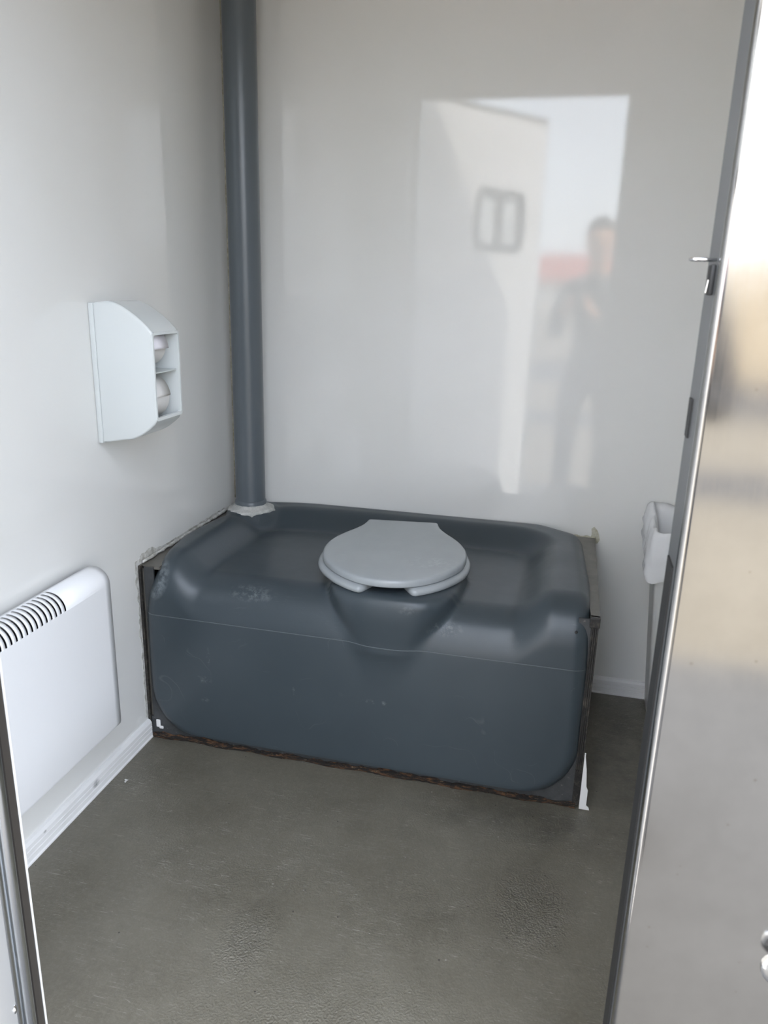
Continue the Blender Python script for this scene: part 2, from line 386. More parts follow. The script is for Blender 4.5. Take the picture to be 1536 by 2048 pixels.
dl = empty('door_1', (OX0 - 0.010, FJ - 0.046, 0)); tag(dl, 'open white door with rounded two-pane window', kind='structure')
ang = -math.atan2(0.70, 0.522)                 # leaf direction measured from +x
LW = 0.875
def leafbox(bm, s0, s1, t0, t1, z0, z1, bev=0.0):
    return bx(bm, s0, s1, t0, t1, z0, z1, bev)
def leafobj(name, bm, m, auto=None):
    bm.transform(Matrix.Translation(dl.location) @ Matrix.Rotation(ang, 4, 'Z'))
    return obj(name, bm, m, dl, auto=auto)
# local: x along the leaf, +y inner face
ws0, ws1, wz0, wz1 = 0.37, 0.73, 1.345, 1.635
bm = bmesh.new()
for d in ((0.016, ws0 + .02, -0.22, 1.965), (ws1 - .02, LW - 0.02, -0.22, 1.965)):
    leafbox(bm, d[0], d[1], -0.036, 0.0, d[2], d[3])
leafbox(bm, ws0 + .02, ws1 - .02, -0.036, 0, 0.005, wz0 + .02); leafbox(bm, ws0 + .02, ws1 - .02, -0.036, 0, wz1 - .02, 1.965)
leafobj('panel', bm, M_leaf)
def roundrect(x0, x1, z0, z1, r, seg=6):
    out = []
    for cx, cz, a0 in ((x1 - r, z1 - r, 0), (x0 + r, z1 - r, PI / 2), (x0 + r, z0 + r, PI), (x1 - r, z0 + r, 1.5 * PI)):
        for k in range(seg + 1):
            a = a0 + k * PI / 2 / seg; out.append((cx + r * math.cos(a), cz + r * math.sin(a)))
    return out
bm = bmesh.new()
o_ = roundrect(ws0, ws1, wz0, wz1, 0.06); i_ = roundrect(ws0 + .035, ws1 - .035, wz0 + .035, wz1 - .035, 0.03)
ys = (-0.042, 0.006)
ring = [[(u, ys[0], v) for u, v in o_], [(u, ys[1], v) for u, v in o_], [(u, ys[1], v) for u, v in i_], [(u, ys[0], v) for u, v in i_], [(u, ys[0], v) for u, v in o_]]
loft(bm, ring, True, False); bmesh.ops.remove_doubles(bm, verts=bm.verts, dist=1e-5)
leafobj('window_frame', bm, M_wframe, auto=40)
bm = bmesh.new(); leafbox(bm, (ws0 + ws1) / 2 - .018, (ws0 + ws1) / 2 + .018, -0.03, 0.004, wz0 + .03, wz1 - .03); leafobj('window_bar', bm, M_wframe)
for a, b in ((ws0 + .03, (ws0 + ws1) / 2 - .018), ((ws0 + ws1) / 2 + .018, ws1 - .03)):
    bm = bmesh.new(); leafbox(bm, a, b, -0.02, -0.012, wz0 + .03, wz1 - .03); leafobj('pane', bm, M_glass)
# aluminium edge profiles (rounded) on both upright edges and at the top
bm = bmesh.new()
pr = [(0.016, -0.036), (0.0, -0.036), (-0.004, -0.03), (-0.004, -0.006)] + [(0.004 - 0.008 * math.cos(a), -0.003 + 0.008 * math.sin(a)) for a in [k * PI / 8 for k in range(0, 9)]] + [(0.020, -0.001), (0.021, 0.0)]
prism(bm, pr, 'z', -0.22, 1.965); leafobj('hinge_profile', bm, M_alu, auto=50)
bm = bmesh.new(); leafbox(bm, LW - 0.02, LW, -0.038, 0.003, -0.22, 1.965, 0.003); leafobj('edge_profile', bm, M_alu, auto=40)
bm = bmesh.new(); leafbox(bm, 0.016, LW - 0.02, -0.038, 0.003, 1.965, 1.985); leafobj('top_profile', bm, M_jamb)
for z in (0.126, 0.72, 1.32, 1.9):
    bm = bmesh.new()
    rr = [[(0.034 + 0.0065 * math.cos(q) * s, h, z + 0.0065 * math.sin(q) * s) for q in [2 * PI * k / 14 for k in range(14)]] for s, h in ((1, 0.0), (0.95, 0.0018), (0.6, 0.0032), (0.2, 0.0036))]
    loft(bm, rr); leafobj('rivet', bm, M_chrome, auto=60)

# latch striker on the right jamb
la = empty('door_latch_loop', (OX1, FY + 0.02, 1.21)); tag(la, 'thin chrome wire latch loop sticking out of the right door jamb', 'latch')
bm = bmesh.new()
yy, zz = FY + 0.012, 1.2105
pts = [(OX1 + 0.002, yy, zz)] + [(OX1 - 0.017 - 0.006 * math.sin(a), yy + 0.006 - 0.006 * math.cos(a), zz) for a in [k * PI / 8 for k in range(9)]] + [(OX1 + 0.002, yy + 0.012, zz)]
tube(bm, pts, 0.0016, 10); obj('wire_loop', bm, M_chrome, la, smooth=True)
bm = bmesh.new(); bx(bm, OX1 - 0.0045, OX1, yy - 0.004, yy + 0.018, 1.178, 1.206, 0.0015); obj('keeper_plate', bm, M_rub, la, auto=40)
bm = bmesh.new(); tube(bm, [(OX1 - 0.006, yy + 0.002, 1.180), (OX1 - 0.0048, yy + 0.002, 1.192)], 0.0009, 8); obj('tongue', bm, M_chrome, la)

# door holder on the cladding, just at the edge of the picture
YS = FY - 0.002 - R
dh = empty('door_holder', (1.312, YS, 0.43)); tag(dh, 'small chrome door holder on the stainless cladding at the right', 'door holder')
bm = bmesh.new()
rr = [[(1.312 + r * math.cos(q), YS - h, 0.43 + r * math.sin(q)) for q in [2 * PI * k / 20 for k in range(20)]] for r, h in ((0.022, 0.0), (0.022, 0.003), (0.018, 0.006), (0.008, 0.009), (0.007, 0.03))]
loft(bm, rr); obj('base', bm, M_chrome, dh, auto=40)
bm = bmesh.new(); bmesh.ops.create_uvsphere(bm, u_segments=20, v_segments=12, radius=0.014, matrix=Matrix.Translation((1.312, YS - 0.04, 0.43))); obj('ball', bm, M_chrome, dh, smooth=True)

# ------------------------------------------------------------------ boarded enclosure of the tank
BW, BD, BH = 1.12, 0.585, 0.49
en = empty('tank_enclosure', (BW / 2, -BD / 2, 0)); tag(en, 'grey boarded box that encloses the toilet tank', 'enclosure')
CX0, CX1, CY = 0.05, 1.07, -0.03
box('side_board', (BW - 0.016, BW, -BD + 0.004, -0.0008, 0.004, BH - 0.003), M_board, en)
box('side_board', (0.0008, 0.012, -BD + 0.004, -0.0008, 0.004, BH - 0.006), M_board, en)
bm = bmesh.new()
prism(bm, [(BW, -BD + 0.004), (BW, -0.0008), (0.96, -0.0008), (0.985, -0.06), (1.045, -0.11), (1.066, -0.25), (1.084, -0.42), (1.1, -0.50), (1.104, -BD + 0.004)], 'z', BH - 0.006, BH)
obj('top_board', bm, M_board, en)
bm = bmesh.new()
prism(bm, [(0.0008, -BD + 0.004), (0.055, -BD + 0.004), (0.04, -0.3), (0.03, -0.0008), (0.0008, -0.0008)], 'z', BH - 0.012, BH - 0.004)
obj('top_board', bm, M_board, en)
# front board: a U-shaped frame round the tank front
fx0, fx1, fz0, fz1 = 0.004, BW - 0.014, 0.006, BH - 0.006
hole = roundrect(0.042, 1.080, 0.045, 0.8, 0.13, 8)
hole = sorted([(u, v) for u, v in hole if v < 0.3], key=lambda q: math.atan2(q[1] - 0.5, q[0] - 0.56))
hole = [(0.040, fz1)] + hole + [(1.078, fz1)]
outer = []
for u, v in hole:
    du, dv = u - 0.56, v - fz1
    k_ = min((fx1 - 0.56) / abs(du) if du else 9e9, (fz1 - fz0) / abs(dv) if dv else 9e9)
    outer.append((0.56 + du * k_, fz1 + dv * k_))
bm = bmesh.new()
loft(bm, [[(u, yb_, v) for u, v in pl_] for pl_, yb_ in ((outer, -BD), (hole, -BD), (hole, -BD + 0.005), (outer, -BD + 0.005), (outer, -BD))], False, False)
for cx_, cz_ in ((fx0, fz0), (fx1, fz0)):
    j_ = min(range(len(outer)), key=lambda q: (outer[q][0] - cx_) ** 2 + (outer[q][1] - cz_) ** 2)
bx(bm, fx0, 0.1, -BD + 0.0002, -BD + 0.0048, fz0, 0.06); bx(bm, 1.02, fx1, -BD + 0.0002, -BD + 0.0048, fz0, 0.06)
obj('front_board', bm, M_front, en)
bm = bmesh.new()
for k in range(4):
    x0 = BW - 0.014 + k * 0.0042
    bx(bm, x0, x0 + 0.0034, -BD - 0.004, -BD + 0.02, 0.10 + 0.0 * k, BH - 0.024)
bx(bm, BW - 0.014, BW + 0.0025, -BD - 0.002, -BD + 0.02, 0.012, 0.10)
obj('corner_edging', bm, M_edge, en)
bm = bmesh.new(); bx(bm, BW - 0.018, BW + 0.004, -BD - 0.006, -BD + 0.012, BH - 0.024, BH, 0.002); obj('corner_cap', bm, M_edge, en)
box('side_edge', (BW, BW + 0.003, -BD + 0.012, -0.002, BH - 0.014, BH - 0.001), M_board, en)
box('corner_strip', (0.0006, 0.008, -BD - 0.005, -BD + 0.004, 0.012, BH - 0.004), M_edge, en)
bm = bmesh.new()
rings = []
N = 120
for k in range(N + 1):
    x = 0.012 + (BW - 0.018) * k / N
    j1 = 0.004 * math.sin(k * 0.7) * math.sin(k * 0.23 + 1); j2 = random.uniform(-0.0018, 0.0018)
    zt = 0.012 + 0.6 * j1 + j2 + 0.004 * max(0, math.sin(k * 0.11)) ; yo = -BD - 0.006 - 0.003 * math.sin(k * 0.37) + random.uniform(-0.001, 0.001)
    rings.append([(x, -BD + 0.004, 0.001), (x, yo, 0.001), (x, yo - 0.001, zt * 0.6), (x, -BD - 0.002, zt), (x, -BD + 0.004, zt)])
loft(bm, rings); obj('rotten_bottom_edge', bm, M_rot, en)
en.children[-1]['label'] = 'rotten brown lower edge of the board'
# broken splinter of white side sheet at the lower right corner
bm = bmesh.new()
poly = [(-BD - 0.004, 0.002), (-BD + 0.013, 0.002), (-BD + 0.010, 0.05), (-BD + 0.006, 0.10), (-BD + 0.001, 0.150), (-BD - 0.001, 0.150), (-BD - 0.002, 0.10), (-BD - 0.004, 0.05)]
prism(bm, poly, 'x', BW + 0.0032, BW + 0.0062)
poly = [(BW + 0.003, 0.002), (BW + 0.027, 0.002), (BW + 0.025, 0.009), (BW + 0.019, 0.014), (BW + 0.019, 0.055), (BW + 0.015, 0.064), (BW + 0.011, 0.11), (BW + 0.0052, 0.148), (BW + 0.003, 0.148)]
prism(bm, poly, 'y', -BD - 0.0055, -BD - 0.0035)
o = obj('white_splinter', bm, M_pvc, en); o['label'] = 'broken white sheet splinter at the corner'
bm = bmesh.new(); bx(bm, 0.022, 0.034, -BD - 0.003, -BD - 0.0003, 0.03, 0.052, 0.002); bx(bm, 0.03, 0.042, -BD - 0.003, -BD - 0.0003, 0.026, 0.034, 0.002)
o = obj('white_chip', bm, M_pvc, en)
# sealant: bead along the back and left wall, smear patches
def bead(name, pts, r, m, parent, seed=1):
    rnd = random.Random(seed); bm = bmesh.new()
    tube(bm, pts, [r * rnd.uniform(0.55, 1.25) for _ in pts], 8); return obj(name, bm, m, parent, smooth=True)
bead('back_sealant', [(0.95 + k * 0.0045, -0.0046, BH + 0.0005 + 0.001 * math.sin(k)) for k in range(39)], 0.0034, M_glue, en, 2)
bead('side_sealant', [(0.0066, -BD + 0.01 + k * 0.0142, BH + 0.002 + 0.001 * math.sin(k * 1.7)) for k in range(41)], 0.0048, M_smear, en, 3)
def smear(name, plane, poly, th, m, parent):
    bm = bmesh.new(); rnd = random.Random(len(poly))
    if plane == 'back': prism(bm, poly, 'y', -th, -0.0002)
    else: prism(bm, poly, 'x', 0.0002, th)
    return obj(name, bm, m, parent)
smear('sealant_blob', 'back', [(1.108, 0.478), (1.120, 0.470), (1.131, 0.474), (1.136, 0.484), (1.133, 0.497), (1.128, 0.510), (1.117, 0.522), (1.110, 0.515), (1.112, 0.500)], 0.0035, M_glue, en)
rnd = random.Random(5)
a_ = []; b_ = []
for k in range(36):
    z = 0.06 + 0.44 * k / 35
    a_.append((-BD - 0.003, z)); b_.append((-BD - 0.010 - 0.011 * rnd.random() * (1.0 if 0.3 < k / 35 else 0.5), z))
smear('sealant_smear', 'left', a_ + b_[::-1], 0.0012, M_smear, en)
a_ = []; b_ = []
for k in range(30):
    y = -BD + 0.0 + 0.50 * k / 29
    a_.append((y, BH + 0.002)); b_.append((y, BH + 0.007 + 0.018 * rnd.random() * max(0.15, math.exp(-((k - 3) / 5.0) ** 2))))
smear('sealant_smear', 'left', a_ + b_[::-1], 0.0012, M_smear, en)

# ------------------------------------------------------------------ toilet: moulded tank, seat, lid
def smax(a, b, k):
    h = np.clip(0.5 + 0.5 * (a - b) / k, 0, 1); return b + (a - b) * h + k * h * (1 - h)
def smin(a, b, k): return -smax(-a, -b, k)
TX0, TX1, TY, TZ = 0.016, 1.109, -0.607, 0.516
BCX = 0.645
def rmax(a, b, r):
    return np.minimum(-r, np.maximum(a, b)) + np.sqrt(np.maximum(a + r, 0) ** 2 + np.maximum(b + r, 0) ** 2)
def sstep(a, b, v):
    u = np.clip((v - a) / (b - a), 0, 1); return u * u * (3 - 2 * u)
def f_tank(p):
    x, y, z = p[..., 0], p[..., 1], p[..., 2]
    hx, cx = (TX1 - TX0) / 2, (TX1 + TX0) / 2
    # front outline, rounded lower corners
    r = 0.04 + 0.110 * (1 - sstep(0.2, 0.32, z))
    zc, hz_ = (0.012 + 0.60) / 2, (0.60 - 0.012) / 2
    taper = 0.022 * np.clip((y + 0.40) / 0.40, 0, 1) + 0.006 * sstep(0.30, 0.52, z) + 0.026 * sstep(0.36, 0.52, z) * (x < 0.5) * sstep(-0.38, -0.60, y)
    qx = np.abs(x - cx) - hx + r + taper; qz = np.abs(z - zc) - hz_ + r
    d_out = np.sqrt(np.maximum(qx, 0) ** 2 + np.maximum(qz, 0) ** 2) + np.minimum(np.maximum(qx, qz), 0) - r
    d_front = TY - y - 0.005 * np.cos((x - cx) / hx * PI / 2) * np.cos(np.clip((z - 0.22) / 0.25, -1, 1) * PI / 2)
    # sunken tray, open to the front
    qx = np.abs(x - 0.552) - 0.432 + 0.10; qy = y + 0.082 + 0.10
    d_tray = np.sqrt(np.maximum(qx, 0) ** 2 + np.maximum(qy, 0) ** 2) + np.minimum(np.maximum(qx, qy), 0) - 0.10
    zt = 0.464 + (TZ - 0.464) * sstep(-0.055, 0.040, d_tray)
    zt = zt - 0.016 * np.exp(-((x - 0.094) ** 2 + (y + 0.094) ** 2) / 0.012)
    body = rmax(rmax(d_front, z - zt, 0.105), d_out, 0.032)
    body = rmax(body, y + 0.002, 0.008)
    body = smax(body, ((x - 1.02) * 0.55 + y * 0.83) - 0.005, 0.06)
    # bowl
    u_ = np.clip((z - 0.352) / 0.145, -0.9, 1.0)
    rb = 0.112 + 0.056 * u_
    fy = -0.624 - 0.010 * sstep(0.0, 0.75, u_) + 0.045 * np.clip(-u_, 0, 1)
    ry = 0.16
    cyb = fy + ry
    ex = 3.1
    db = ((np.abs((x - BCX) / rb) ** ex + np.abs((y - cyb) / np.where(y > cyb, 0.20, ry)) ** ex) ** (1 / ex) - 1) * rb * 0.85
    bowl = smax(smax(db, z - 0.497, 0.03), 0.24 - z, 0.03)
    body = smin(body, bowl, 0.010)
    # pipe socket
    ds = np.sqrt((x - 0.094) ** 2 + (y + 0.094) ** 2) - 0.074
    body = smin(body, smax(ds, z - 0.5065, 0.012), 0.02)
    return body
def grad(p, e=8e-4):
    g = np.empty_like(p)
    for k in range(3):
        d = np.zeros(3); d[k] = e; g[..., k] = (f_tank(p + d) - f_tank(p - d)) / (2 * e)
    return g
def project(p, it=40):
    for _ in range(it):
        f = f_tank(p); g = grad(p); g2 = np.maximum((g * g).sum(-1), 0.25)
        p = p - 0.8 * (f / g2)[..., None] * g
    return p
# start from a box of grids (front, top, both ends) and pull every vertex in onto the moulded shape
gx = np.linspace(-0.02, 1.14, 196); gy = np.linspace(-0.66, -0.0025, 104); gz = np.linspace(0.0, 0.56, 92)
ids = {}; GV = []; faces = []
def vid(i, j, k):
    if (i, j, k) not in ids: ids[(i, j, k)] = len(GV); GV.append((gx[i], gy[j], gz[k]))
    return ids[(i, j, k)]
ni, nj, nk_ = len(gx) - 1, len(gy) - 1, len(gz) - 1
for i in range(ni):
    for k in range(nk_): faces.append((vid(i, 0, k), vid(i + 1, 0, k), vid(i + 1, 0, k + 1), vid(i, 0, k + 1)))
    for j in range(nj): faces.append((vid(i, j, nk_), vid(i + 1, j, nk_), vid(i + 1, j + 1, nk_), vid(i, j + 1, nk_)))
for j in range(nj):
    for k in range(nk_):
        faces.append((vid(0, j + 1, k), vid(0, j, k), vid(0, j, k + 1), vid(0, j + 1, k + 1)))
        faces.append((vid(ni, j, k), vid(ni, j + 1, k), vid(ni, j + 1, k + 1), vid(ni, j, k + 1)))
G = np.array(GV)
ctr = np.stack([np.clip(G[:, 0], 0.16, 0.96), np.clip(G[:, 1], -0.46, -0.0025), np.clip(G[:, 2], 0.13, 0.36)], -1)
D = ctr - G; D /= np.linalg.norm(D, axis=-1, keepdims=True)
t = np.zeros(len(G))
for _ in range(90):
    f = f_tank(G + D * t[:, None]); t = t + np.clip(f, -0.02, 0.05) * 0.6
P = G + D * t[:, None]
P[:, 1] = np.minimum(P[:, 1], -0.0012)
# relax the overhanging flanks of the bowl, where neighbouring vertices land far apart
ed = np.array([(f_[i_], f_[(i_ + 1) % 4]) for f_ in faces for i_ in range(4)])
ed = np.concatenate([ed, ed[:, ::-1]])
msk = ((np.abs(np.abs(P[:, 0] - BCX) - 0.15) < 0.075) & (P[:, 1] < -0.28) & (P[:, 2] > 0.34)).astype(float)[:, None] * 0.6
cnt = np.bincount(ed[:, 0], minlength=len(P))[:, None]
for _ in range(3):
    av = np.stack([np.bincount(ed[:, 0], weights=P[ed[:, 1], k_], minlength=len(P)) for k_ in range(3)], -1) / cnt
    P = P + (av - P) * msk
me = bpy.data.meshes.new('tank')
me.from_pydata([tuple(v) for v in P], [], faces); me.update()
to = empty('toilet', (0.55, -0.30, 0)); tag(to, 'dark grey moulded toilet tank with light grey seat and closed lid', 'toilet')
tank = link('tank', me, M_tank, to, smooth=True)
# moulding seam ridge running round the front
xs_ = np.linspace(TX0 + 0.006, TX1 - 0.006, 160)
sp_ = np.stack([xs_, np.full(160, -0.70), np.full(160, 0.366)], -1)
for _ in range(120): sp_[:, 1] += np.clip(f_tank(sp_), -0.02, 0.03) * 0.6
bm = bmesh.new(); tube(bm, [Vector(q) + Vector((0, -0.0002, 0)) for q in sp_], 0.0011, 6); obj('mould_seam', bm, M_seam, to, smooth=True)
# small drain dimple plug low on the front and one screw at the right shoulder
def on_front(x, z):
    q = np.array([[x, -0.70, z]])
    for _ in range(150): q[:, 1] += np.clip(f_tank(q), -0.02, 0.03) * 0.6
    return Vector(q[0])
q = on_front(1.075, 0.455)
bm = bmesh.new(); bmesh.ops.create_uvsphere(bm, u_segments=12, v_segments=8, radius=0.0035, matrix=Matrix.Translation(q)); obj('screw', bm, M_rub, to, smooth=True)

# seat and lid share a plan: local v = distance from the hinge edge, w = half width
SR = Matrix.Translation((0.589, -0.172, 0)) @ Matrix.Rotation(math.radians(7.5), 4, 'Z')
half = [(0.0, 0.0), (0.0, 0.05), (0.0, 0.088), (0.0035, 0.0975), (0.02, 0.1005), (0.05, 0.108), (0.085, 0.124), (0.125, 0.147), (0.17, 0.167), (0.22, 0.179), (0.27, 0.1795), (0.32, 0.168),
        (0.365, 0.142), (0.40, 0.113), (0.428, 0.078), (0.444, 0.040), (0.449, 0.0)]
def cr(pts, n):
    out = []
    for i in range(len(pts) - 1):
        p0 = Vector(pts[max(i - 1, 0)]); p1 = Vector(pts[i]); p2 = Vector(pts[i + 1]); p3 = Vector(pts[min(i + 2, len(pts) - 1)])
        if i == len(pts) - 2: p3 = Vector((p1[0], -p1[1]))
        for k in range(n):
            u = k / n
            out.append(0.5 * ((2 * p1) + (p2 - p0) * u + (2 * p0 - 5 * p1 + 4 * p2 - p3) * u * u + (3 * p1 - p0 - 3 * p2 + p3) * u ** 3))
    out.append(Vector(pts[-1])); return out
hc = cr(half, 5)
outline = [(-w_, -v_) for v_, w_ in hc] + [(w_, -v_) for v_, w_ in hc[-2:0:-1]]
def inset(pl, d):
    n_ = len(pl); out = []
    for i, (x, y) in enumerate(pl):
        a = Vector(pl[i - 1]); b = Vector(pl[(i + 1) % n_]); tdir = (b - a).normalized()
        nrm = Vector((-tdir.y, tdir.x))
        out.append((x + nrm.x * d, y + nrm.y * d))
    return out
ztilt = lambda y: 0.006 * (1 + y / 0.449)      # hinge side sits slightly higher
bm = bmesh.new()
ZL = 0.5145
rings = []
for d, z in ((0.006, 0.0), (0.0015, 0.0012), (0.0, 0.004), (0.0, 0.0125), (0.0012, 0.0165), (0.005, 0.0188), (0.012, 0.0195), (0.03, 0.0200)):
    k_ = 1 - d / 0.18
    rings.append([SR @ Vector((x * k_, -0.225 + (y + 0.225) * (1 - d / 0.224), ZL + z + ztilt(y))) for x, y in outline])
vr = loft(bm, rings)
lid = obj('lid', bm, M_seat, to, auto=50)
# seat: open-front ring lofted along its centre line
ctr_pts = []
for v_, w_ in hc: ctr_pts.append((w_, v_))
path = []
oc = inset(outline, 0.027)
front_gap = 0.052
right = [p for p in oc[::-1]]
pl = []
n_ = len(oc)
mid = n_ // 2
for i in range(n_):
    k = (mid + i) % n_
    pl.append(oc[k])
# pl starts at the front tip and runs round; drop what lies inside the front gap
pl = [p for p in pl if not (abs(p[0]) < front_gap and p[1] < -0.30)]
bm = bmesh.new(); rings = []
NP = len(pl)
def frame(i):
    a = Vector(pl[max(i - 1, 0)]); b = Vector(pl[min(i + 1, NP - 1)]); t_ = (b - a).normalized(); return t_, Vector((-t_.y, t_.x))
sec = [(0.038 * math.copysign(abs(math.cos(q)) ** 0.7, math.cos(q)), 0.0118 * math.copysign(abs(math.sin(q)) ** 0.7, math.sin(q))) for q in [2 * PI * k / 18 for k in range(18)]]
ends = [(-0.010, 0.25), (-0.0085, 0.62), (-0.005, 0.88), (0.0, 1.0)]
def ring_at(p, nrm, s):
    return [SR @ Vector((p.x + nrm.x * u * (0.55 + 0.45 * s) * min(1, s * 1.6), p.y + nrm.y * u * (0.55 + 0.45 * s) * min(1, s * 1.6), 0.5035 + h * s + ztilt(p.y))) for u, h in sec]
t0, n0 = frame(0)
for d, s in ends[:-1]: rings.append(ring_at(Vector(pl[0]) + t0 * d, n0, s))
for i in range(NP):
    _, nn = frame(i); rings.append(ring_at(Vector(pl[i]), nn, 1.0))
t1, n1 = frame(NP - 1)
for d, s in ends[:-1][::-1]: rings.append(ring_at(Vector(pl[-1]) - t1 * d, n1, s))
loft(bm, rings); obj('seat', bm, M_seat, to, smooth=True)
for sx in (-0.062, 0.062):
    bm = bmesh.new()
    bx(bm, sx - 0.016, sx + 0.016, -0.03, 0.010, 0.482, 0.513, 0.005); bm.transform(SR)
    obj('hinge', bm, M_seat, to, auto=40)
# dark mouth of the bowl seen through the front gap
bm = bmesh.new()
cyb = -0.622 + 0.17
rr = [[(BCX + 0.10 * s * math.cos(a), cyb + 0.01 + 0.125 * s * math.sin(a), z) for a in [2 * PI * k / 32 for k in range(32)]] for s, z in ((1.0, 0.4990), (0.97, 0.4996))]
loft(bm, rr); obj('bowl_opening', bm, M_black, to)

# ------------------------------------------------------------------ vent pipe
PX, PY, PR = 0.094, -0.094, 0.0445
vp = empty('vent_pipe', (PX, PY, 0.51)); tag(vp, 'tall dark grey vent pipe rising from the tank in the corner', 'pipe')
bm = bmesh.new(); lathe(bm, [(PR, 0.50), (PR, H - 0.0005)], PX, PY, 48); obj('pipe', bm, M_pipe, vp, auto=40)
bm = bmesh.new(); lathe(bm, [(PR + 0.0005, 0.502), (PR + 0.0035, 0.504), (PR + 0.0035, 0.532), (PR + 0.002, 0.536), (PR + 0.0002, 0.538)], PX, PY, 48); obj('collar', bm, M_pipe, vp, auto=40)
rnd = random.Random(8)
jit = [[rnd.uniform(-0.003, 0.003) for i in range(44)] for k in range(8)]
bm = bmesh.new()
lathe(bm, [(0.0680, 0.499), (0.0720, 0.506), (0.070, 0.5105), (0.064, 0.5135), (0.055, 0.516), (0.0505, 0.520), (0.0480, 0.526)], PX, PY, 44, lambda k, i: jit[k][i] * (1.2 if k < 4 else 0.25) + 0.004 * math.sin(i * 0.43) * (1 if k < 4 else 0))
o = obj('sealant_ring', bm, M_seal, vp, smooth=True); o['label'] = 'messy pale sealant ring round the pipe foot'

# ------------------------------------------------------------------ toilet paper dispenser on the left wall
DX, DY0, DY1, DZ0, DZ1 = 0.148, -0.712, -0.597, 0.822, 1.128
dp = empty('paper_dispenser', (0.0, (DY0 + DY1) / 2, DZ0)); tag(dp, 'white plastic toilet paper dispenser mounted on the left wall', 'dispenser')
# side outline in (x,z): from wall top round the curve to the window edge, down, and curved back to the wall
so = [(0.012, DZ1 - 0.004), (0.02, DZ1)]
for k in range(1, 13):
    u = k / 12; so.append((0.03 + (DX - 0.03) * u, DZ1 + 0.005 * math.sin(PI * min(1, u * 1.6)) * (1 - u) - 0.059 * u ** 2.2))
so += [(DX, 1.069 - 0.003)]
so += [(DX, 0.882), (0.142, 0.872)]
for k in range(1, 9):
    u = k / 8; so.append((0.142 - 0.072 * u, 0.872 - 0.038 * (1 - (1 - u) ** 1.8)))
so += [(0.03, 0.8265), (0.016, DZ0 + 0.003), (0.012, DZ0 + 0.005)]
TH = 0.004
def off(poly, d):
    out = []
    n_ = len(poly)
    for i, (x, y) in enumerate(poly):
        a = Vector(poly[i - 1]); b = Vector(poly[(i + 1) % n_]); t_ = (b - a).normalized(); nr = Vector((t_.y, -t_.x)); out.append((x + nr.x * d, y + nr.y * d))
    return out
si = off(so, TH)
bm = bmesh.new()
# near side (camera side) and far side plates with a soft edge, and the curved skin between
def plate(y_out, y_in, sgn):
    rings = [[(x, y_out, z) for x, z in off(so, 0.004)], [(x, y_out + sgn * 0.0012, z) for x, z in off(so, 0.0015)], [(x, y_out + sgn * 0.004, z) for x, z in so], [(x, y_in, z) for x, z in so]]
    loft(bm, rings)
plate(DY0, DY0 + 0.006, 1); plate(DY1, DY1 - 0.006, -1)
# skin strip except over the window span
iw0 = max(i for i, (x, z) in enumerate(so) if abs(x - DX) < 1e-6 and z > 1.0)
iw1 = min(i for i, (x, z) in enumerate(so) if abs(x - DX) < 1e-6 and z < 0.9)
for seq in (list(range(0, iw0 + 1)), list(range(iw1, len(so)))):
    o1 = [so[i] for i in seq]; i1 = [si[i] for i in seq]
    poly = o1 + i1[::-1]
    prism(bm, poly, 'y', DY0 + 0.004, DY1 - 0.004)
obj('casing', bm, M_disp, dp, auto=38)
bm = bmesh.new(); bx(bm, 0.0005, 0.013, DY0 - 0.0005, DY1 + 0.0005, DZ0, DZ1 - 0.002, 0.003); obj('back_plate', bm, M_disp, dp, auto=38)
# window frame: raised rim
bm = bmesh.new()
rp = lambda a: [(DX, u, v) for u, v in a]
o_ = roundrect(DY0 + 0.0005, DY1 - 0.0005, 0.880, 1.068, 0.006, 4); i_ = roundrect(DY0 + 0.0055, DY1 - 0.0055, 0.887, 1.0625, 0.004, 4)
loft(bm, [[(DX - 0.006, u, v) for u, v in o_], [(DX + 0.0015, u, v) for u, v in o_], [(DX + 0.0015, u, v) for u, v in i_], [(DX - 0.006, u, v) for u, v in i_], [(DX - 0.006, u, v) for u, v in o_]], True, False)
bmesh.ops.remove_doubles(bm, verts=bm.verts, dist=1e-6); obj('window_rim', bm, M_disp, dp, auto=40)
box('shelf', (0.015, DX - 0.004, DY0 + 0.006, DY1 - 0.010, 0.981, 0.9835), M_dispin, dp)
def roll(cz, rad, label, flap_a, x0):
    t_ = empty('toilet_roll', (x0, DY0 + 0.008, cz - rad)); tag(t_, label, 'toilet roll', 'toilet rolls in the dispenser')
    bm = bmesh.new(); nn = 40; ya, yb = DY0 + 0.008, DY0 + 0.076
    ring = lambda r, y: [(x0 + r * math.cos(2 * PI * k / nn), y, cz + r * math.sin(2 * PI * k / nn)) for k in range(nn)]
    loft(bm, [ring(0.018, ya), ring(rad, ya), ring(rad, yb), ring(0.018, yb), ring(0.018, ya)], True, False)
    bmesh.ops.remove_doubles(bm, verts=bm.verts, dist=1e-6); obj('paper', bm, M_paper, t_, auto=40)
    bm = bmesh.new(); loft(bm, [ring(0.016, ya), ring(0.018, ya), ring(0.018, yb), ring(0.016, yb), ring(0.016, ya)], True, False); obj('core', bm, M_bracket, t_)
    bm = bmesh.new(); pts = []
    for k in range(14):
        a = flap_a[0] + (flap_a[1] - flap_a[0]) * k / 13; r = rad + 0.0012 + flap_a[2] * (k / 13) ** 3
        pts.append((r * math.cos(a), r * math.sin(a)))
    loft(bm, [[(x0 + u * s, y, cz + v * s) for u, v in pts] for s, y in ((1, ya - 0.0), (1, yb + 0.001))], False, False)
    o = obj('loose_end', bm, M_flap if flap_a[2] > 0.003 else M_paper, t_, smooth=True)
    md = o.modifiers.new('thick', 'SOLIDIFY'); md.thickness = 0.0006
